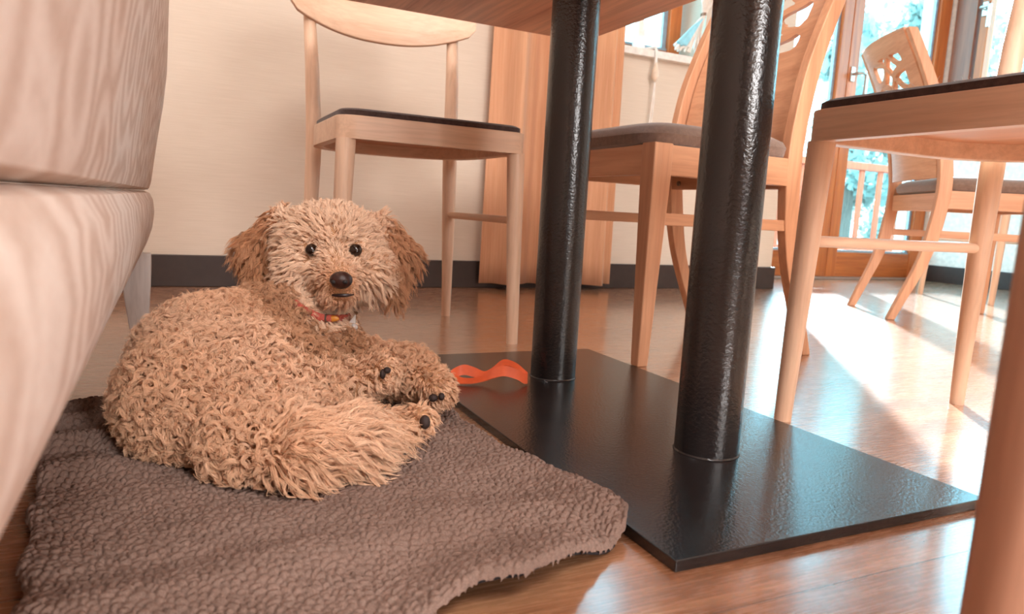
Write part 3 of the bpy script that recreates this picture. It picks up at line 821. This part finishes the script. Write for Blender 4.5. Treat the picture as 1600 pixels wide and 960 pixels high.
def surface_nets(lo, hi, st):
    n = np.ceil((hi-lo)/st).astype(int)+1
    gx, gy, gz = [lo[i]+st*np.arange(n[i]) for i in range(3)]
    G = np.stack(np.meshgrid(gx, gy, gz, indexing='ij'), -1)
    D_ = sdf(G.reshape(-1, 3)).reshape(n)
    cell = tuple(n-1); acc = np.zeros(cell+(3,)); cnt = np.zeros(cell)
    corners = [(i, j, k) for i in (0, 1) for j in (0, 1) for k in (0, 1)]
    def sl(c): return tuple(slice(c[i], c[i]+n[i]-1) for i in range(3))
    for a in corners:
        for ax in range(3):
            if a[ax]: continue
            b = list(a); b[ax] = 1
            da, db = D_[sl(a)], D_[sl(b)]; m_ = (da < 0) != (db < 0)
            t_ = np.where(m_, da/np.where(m_, da-db, 1), 0)
            for i in range(3): acc[..., i] += np.where(m_, a[i]+(t_ if i == ax else 0), 0)
            cnt += m_
    act = cnt > 0
    vid = -np.ones(cell, int); vid[act] = np.arange(act.sum())
    ijk = np.argwhere(act)
    V = lo+st*(ijk+acc[act]/cnt[act][:, None])
    Q = []
    for ax in range(3):
        b_, c_ = (ax+1) % 3, (ax+2) % 3
        s0 = [slice(1, n[i]-1) for i in range(3)]; s0[ax] = slice(0, n[ax]-1)
        s1 = list(s0); s1[ax] = slice(1, n[ax])
        d0, d1 = D_[tuple(s0)], D_[tuple(s1)]
        m_ = (d0 < 0) != (d1 < 0)
        pos = np.argwhere(m_); off = np.array([s.start for s in s0]); pos = pos+off
        flip = d0[m_] >= 0
        def cellid(db, dc):
            q = pos.copy(); q[:, b_] += db; q[:, c_] += dc; return vid[q[:, 0], q[:, 1], q[:, 2]]
        q = np.stack([cellid(-1, -1), cellid(0, -1), cellid(0, 0), cellid(-1, 0)], 1)
        q[flip] = q[flip][:, ::-1]
        Q.append(q)
    return V, np.concatenate(Q)
V, Q = surface_nets(np.array([-.16, .52, .0]), np.array([.50, 1.26, .36]), .0055)
def fur_color_mat():
    t = NT('dog_skin'); n = t.noise(t.coord(), 60, 3)
    t.bsdf(t.ramp(n, [(.3, rgba((176, 130, 94))), (.7, rgba((196, 150, 112)))]), .9, .1); return t.m
dog = np_mesh(KB, V, Q, fur_color_mat())
tag(dog, 'curly apricot dog lying on the brown blanket with its head turned to the viewer', 'dog')

def grad(P, e=.002):
    g = np.stack([sdf(P+np.eye(3)[i]*e)-sdf(P-np.eye(3)[i]*e) for i in range(3)], 1)
    return g/np.maximum(np.linalg.norm(g, axis=1)[:, None], 1e-9)
def hit(u, v, d0=.5, d1=1.3):
    a = at(u, v, 0); b = at(u, v, 1)-a
    ts = np.linspace(d0, d1, 1600); dd = sdf(a+ts[:, None]*b); i = int(np.argmax(dd < 0)) if (dd < 0).any() else int(np.argmin(dd)); return a+ts[i]*b, ts[i]
dark_eye = plain('dark_eye', (30, 18, 12), .06, .8)
nose_mat = plain('dark_nose', (58, 36, 32), .38, .5, 500, .3)
eyes_c = []
for (u, v) in ((487, 391), (556, 391)):
    p, d_ = hit(u, v); p = at(u, v, d_-.004); eyes_c.append(p)
    e = MB().ell(p, AX*.0088, 24, 14).build('eye', dark_eye, dog)
pn, d_ = hit(533, 438); pn = at(533, 438, d_-.006)
m = MB().ell(pn, np.array([AX[0]*.0150, AX[1]*.0118, AX[2]*.013]), 26, 14)
no = m.build('nose', nose_mat, dog)
for dx_ in (-1, 1):
    p = pn+AX[0]*.0075*dx_+AX[1]*.003-AX[2]*.0102
    MB().ell(p, np.array([AX[0]*.0036, AX[1]*.0030, AX[2]*.003]), 12, 8).build('nostril', black_rubber, no)
pm, d_ = hit(533, 463); pm = at(533, 462, d_-.003)
m = MB()
m.tube([pm+AX[0]*.0155*q-AX[1]*(.0012*q*q)+AX[2]*(.006*q*q) for q in np.linspace(-1, 1, 9)], [.0008, .0016, .0021, .0024, .0025, .0024, .0021, .0016, .0008], 8)
m.build('mouth', plain('dark_lip', (48, 30, 30), .4), dog)
pads = []
for (u, v, rx, ry) in ((598, 585, .0035, .006), (605, 579, .0045, .004), (677, 622, .006, .005), (690, 620, .004, .005), (664, 660, .006, .008)):
    p, d_ = hit(u, v); p = at(u, v, d_-.0035); pads.append(p)
    MB().ell(p, np.array([AX[0]*rx, AX[1]*ry, AX[2]*.006]), 14, 10).build('paw_pad', plain('dark_pad', (52, 36, 32), .7), dog)
# collar
colp = [(462, 474), (470, 481), (480, 487), (492, 493), (503, 497), (515, 498), (528, 498), (540, 497), (549, 493)]
path = []
for u, v in colp:
    p, d_ = hit(u, v); path.append(at(u, v, d_-.014))
path = np.array(path)
m = MB()
for tw in (0, 1, 2):
    pts = []
    for i in range(0, 65):
        f = i/64*(len(path)-1); j = min(int(f), len(path)-2); p = path[j]+(path[j+1]-path[j])*(f-j)
        a = i*.85+tw*2.1
        pts.append(p+AX[1]*.0032*math.cos(a)-AX[2]*.0026*math.sin(a))
    m.tube(pts, .0026, 7)
co = m.build('collar', plain('red_braid', (190, 92, 78), .7, .3), dog)
p = path[5]*.5+path[6]*.5-AX[2]*.006
m = MB().ell(p, np.array([AX[0]*.009, AX[1]*.0045, AX[2]*.003]), 16, 8); m.build('tag', plain('amber_tag', (214, 140, 52), .3, .6), co)
for q in (4.6, 7.3):
    j = int(q); pp = path[j]+(path[j+1]-path[j])*(q-j)
    m = MB().tube([pp+AX[1]*.005*math.cos(a)-AX[2]*.005*math.sin(a)-AX[2]*.002 for a in np.linspace(0, 6.3, 14)], .0014, 6); m.build('ring', bolt_metal, co)
p = at(553, 512, hit(545, 512)[1]-.014)
m = MB().ell(p, AX*.0058, 16, 10); m.build('bell', plain('pale_bell', (226, 222, 218), .25, .6, Metallic=.4), co)
p2 = p-AX[1]*.012-AX[0]*.001
m = MB().add([p2-AX[0]*.006+AX[1]*.005, p2+AX[0]*.003-AX[1]*.006, p2+AX[0]*.003+AX[1]*.006, p2-AX[0]*.006+AX[1]*.005+AX[2]*.003, p2+AX[0]*.003-AX[1]*.006+AX[2]*.003, p2+AX[0]*.003+AX[1]*.006+AX[2]*.003],
             [(0, 1, 2), (5, 4, 3), (0, 3, 4, 1), (1, 4, 5, 2), (2, 5, 3, 0)])
m.build('charm', white_plastic, co)

# ---- fur: curled clumps of strands over the body mesh
def sample_surface(n):
    tri = np.concatenate([Q[:, [0, 1, 2]], Q[:, [0, 2, 3]]])
    A = V[tri]; ar = np.linalg.norm(np.cross(A[:, 1]-A[:, 0], A[:, 2]-A[:, 0]), axis=1)/2
    k = rng.choice(len(tri), n, p=ar/ar.sum()); r1 = np.sqrt(rng.random(n)); r2 = rng.random(n)
    return A[k, 0]*(1-r1)[:, None]+A[k, 1]*(r1*(1-r2))[:, None]+A[k, 2]*(r1*r2)[:, None]
def seg_d(P, a, b):
    a, b = np.array(a), np.array(b); v = b-a; t_ = np.clip((P-a) @ v/(v @ v), 0, 1); return np.linalg.norm(P-a-t_[:, None]*v, axis=1)
HC = at(515, 385, 1.04)
def regions(P):
    dh = np.minimum(np.linalg.norm(P-HC, axis=1)-.082, np.linalg.norm(P-at(530, 450, .98), axis=1)-.055)
    head = dh < .012
    el = np.minimum(seg_d(P, at(440, 350, 1.07), at(402, 392, 1.075)), seg_d(P, at(402, 392, 1.075), at(412, 440, 1.06)))
    er = np.minimum(seg_d(P, at(595, 355, 1.07), at(622, 400, 1.07)), seg_d(P, at(622, 400, 1.07), at(613, 458, 1.055)))
    U = (P-np.array([0, 0, CAM_H])) @ AX.T; u = 800+F_PX*U[:, 0]/U[:, 2]; v = 480+F_PX*U[:, 1]/U[:, 2]
    ear = ((el < .042) & (u < 432)) | ((er < .042) & (u > 602) & (v < 500))
    td = np.minimum(np.minimum(seg_d(P, at(400, 708, .69), at(465, 708, .68)), seg_d(P, at(465, 708, .68), at(545, 690, .715))), seg_d(P, at(545, 690, .715), at(598, 682, .75)))
    tail = (td < .040) & (u > 425+rng.normal(0, 14, len(u)))
    hind = (seg_d(P, at(560, 665, .79), at(662, 655, .80)) < .034) & ~tail
    paw = (np.linalg.norm(P-at(602, 582, .87), axis=1) < .036) | (np.linalg.norm(P-at(686, 612, .92), axis=1) < .04) | (np.linalg.norm(P-at(660, 655, .80), axis=1) < .034)
    return head & ~ear, ear, tail & ~hind, hind | paw, u, v
AXu, AXd, AXf = AX
def make_fur(n_clump, n_str, npts):
    C0 = sample_surface(n_clump*2); C0 = C0[C0[:, 2] > .026]
    ok = (grad(C0) @ AXf) < .55; C0 = C0[ok]
    Nc = grad(C0); head, ear, tail, foot, u, v = regions(C0); n = len(C0)
    body = ~(head | ear | tail | foot)
    def tang(w): w = np.broadcast_to(w, Nc.shape); w = w-(w*Nc).sum(1)[:, None]*Nc; return w/np.maximum(np.linalg.norm(w, axis=1)[:, None], 1e-6)
    down = np.array([0, 0, -1.])
    nose = pn
    flow = tang(rng.normal(0, 1, (n, 3))*.9+down*.5-AXu*.2)
    away = C0-nose
    flow = np.where(head[:, None], tang(away*1.0/np.linalg.norm(away, axis=1)[:, None]*.9+down*.30+rng.normal(0, .22, (n, 3))), flow)
    flow = np.where(ear[:, None], tang(down+np.where(u < 500, -.35, .35)[:, None]*AXu+rng.normal(0, .2, (n, 3))), flow)
    tdir = at(632, 680, .765)-at(430, 730, .665); tdir /= np.linalg.norm(tdir)
    flow = np.where(tail[:, None], tang(tdir+rng.normal(0, .28, (n, 3))), flow)
    fdir = at(690, 612, .9)-at(540, 580, .95); fdir /= np.linalg.norm(fdir)
    flow = np.where(foot[:, None], tang(fdir+down*.4+rng.normal(0, .3, (n, 3))), flow)
    lift = np.select([head, ear, tail, foot], [.50, .42, .40, .5], .75)
    dirn = Nc*lift[:, None]+flow*(1-lift*.5)[:, None]; dirn /= np.linalg.norm(dirn, axis=1)[:, None]
    Ln = np.select([head, ear, tail, foot], [.019, .026, .031, .011], .0145)*rng.uniform(.75, 1.25, n)
    top = head & (v < 372); Ln = np.where(top, Ln*1.15, Ln)
    de = np.min([np.linalg.norm(C0-e, axis=1) for e in eyes_c], axis=0); dn_ = np.linalg.norm(C0-pn, axis=1); dm = np.linalg.norm(C0-pm, axis=1)
    muz = np.clip((dn_-.008)/.055, .22, 1)
    Ln = np.where(head, Ln*muz, Ln)
    Ln *= np.clip((de-.0065)/.016, .10, 1)*np.clip((dn_-.012)/.016, .05, 1)*np.clip((dm-.006)/.012, .15, 1)
    if len(pads):
        dp = np.min([np.linalg.norm(C0-e, axis=1) for e in pads], axis=0); Ln *= np.clip((dp-.003)/.010, .35, 1)
    rc = np.select([head, ear, tail, foot], [.0024, .0034, .0030, .0017], .0046)*rng.uniform(.7, 1.25, n)
    om = np.select([head, ear, tail, foot], [4.2, 6.5, 6.0, 4.0], 7.2)*rng.uniform(.8, 1.2, n)*np.where(rng.random(n) < .5, 1, -1)
    ph = rng.uniform(0, 6.28, n)
    a1 = np.cross(dirn, Nc+1e-3); a1 /= np.maximum(np.linalg.norm(a1, axis=1)[:, None], 1e-6); a2 = np.cross(dirn, a1)
    # strands
    P0 = sample_surface(int(n_str*1.8)); P0 = P0[P0[:, 2] > .024]
    Ns = grad(P0); k_ = (Ns @ AXf) < .5; P0 = P0[k_]
    from mathutils import kdtree
    kd = kdtree.KDTree(n)
    for i, p in enumerate(C0): kd.insert(p, i)
    kd.balance()
    own = np.array([kd.find(p)[1] for p in P0])
    m = len(P0)
    s_ = np.linspace(0, 1, npts)[None, :, None]
    cd = dirn[own][:, None, :]; L = (Ln[own]*rng.uniform(.8, 1.15, m))[:, None, None]
    ang = om[own][:, None, None]*s_+ph[own][:, None, None]+rng.normal(0, .18, m)[:, None, None]
    a0 = ph[own][:, None, None]
    env = np.clip(s_*2.2, 0, 1)
    rr = rc[own][:, None, None]*env*np.clip(L/.012, .1, 1)
    path = cd*L*s_+rr*((np.cos(ang)-np.cos(a0)*(1-env))*a1[own][:, None, :]+(np.sin(ang)-np.sin(a0)*(1-env))*a2[own][:, None, :])
    gv = np.where((ear | tail | head)[own][:, None, None], .28, .06)
    path = path+np.array([0, 0, -1.])*gv*L*s_**2
    offs = (P0-C0[own])[:, None, :]
    tight = np.where(body[own][:, None, None], .64, .60)
    pts = C0[own][:, None, :]+offs*(1-tight*np.clip(s_*1.6, 0, 1))+path+rng.normal(0, .0007, (m, 1, 3))*s_
    pts[:, 0, :] = P0-Ns[k_]*.001
    pts[..., 2] = np.maximum(pts[..., 2], .020)
    # colours of the coat; the neck also carries painted shade
    base = np.array(lin((232, 186, 150))); lt = np.array(lin((248, 212, 182))); earc = np.array(lin((200, 144, 104))); org = np.array(lin((216, 156, 110))); hd = np.array(lin((248, 216, 188)))
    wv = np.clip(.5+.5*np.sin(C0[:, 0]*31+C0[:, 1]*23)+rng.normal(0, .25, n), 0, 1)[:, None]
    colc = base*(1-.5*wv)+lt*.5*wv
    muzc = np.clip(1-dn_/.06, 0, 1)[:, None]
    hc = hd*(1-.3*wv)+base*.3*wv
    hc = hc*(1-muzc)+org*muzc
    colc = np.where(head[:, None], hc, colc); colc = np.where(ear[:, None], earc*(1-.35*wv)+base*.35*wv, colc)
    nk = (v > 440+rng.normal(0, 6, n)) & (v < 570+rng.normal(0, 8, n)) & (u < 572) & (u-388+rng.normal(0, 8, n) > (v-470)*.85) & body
    colc = np.where(nk[:, None], colc*np.array([.66, .56, .48]), colc)  # browner neck curls, deepened by shade put into the colour
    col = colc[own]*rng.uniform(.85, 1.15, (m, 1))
    cv = bpy.data.hair_curves.new('fur'); cv.add_curves([npts]*m)
    cv.points.foreach_set('position', pts.astype(np.float32).ravel())
    rad = (0.00036*(1-.75*np.linspace(0, 1, npts)**1.5))[None, :].repeat(m, 0)
    at_ = cv.attributes.get('radius') or cv.attributes.new('radius', 'FLOAT', 'POINT'); at_.data.foreach_set('value', rad.astype(np.float32).ravel())
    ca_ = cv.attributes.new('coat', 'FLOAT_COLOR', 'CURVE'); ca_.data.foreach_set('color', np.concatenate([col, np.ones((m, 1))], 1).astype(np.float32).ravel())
    return cv
def fur_mat():
    t = NT('apricot_fur')
    a = t.n('Attribute'); a.attribute_name = 'coat'
    h = t.n('BsdfPrincipled'); t.l(a.outputs['Color'], h.inputs['Base Color'])
    h.inputs['Roughness'].default_value = .5; h.inputs['Specular IOR Level'].default_value = .4
    t.l(h.outputs[0], t.out.inputs[0]); return t.m
cv = make_fur(8500, 115000, 12); cv.materials.append(fur_mat())
fo = link(bpy.data.objects.new('fur', cv), dog); fo['kind'] = 'stuff'; fo['label'] = 'curly apricot coat'
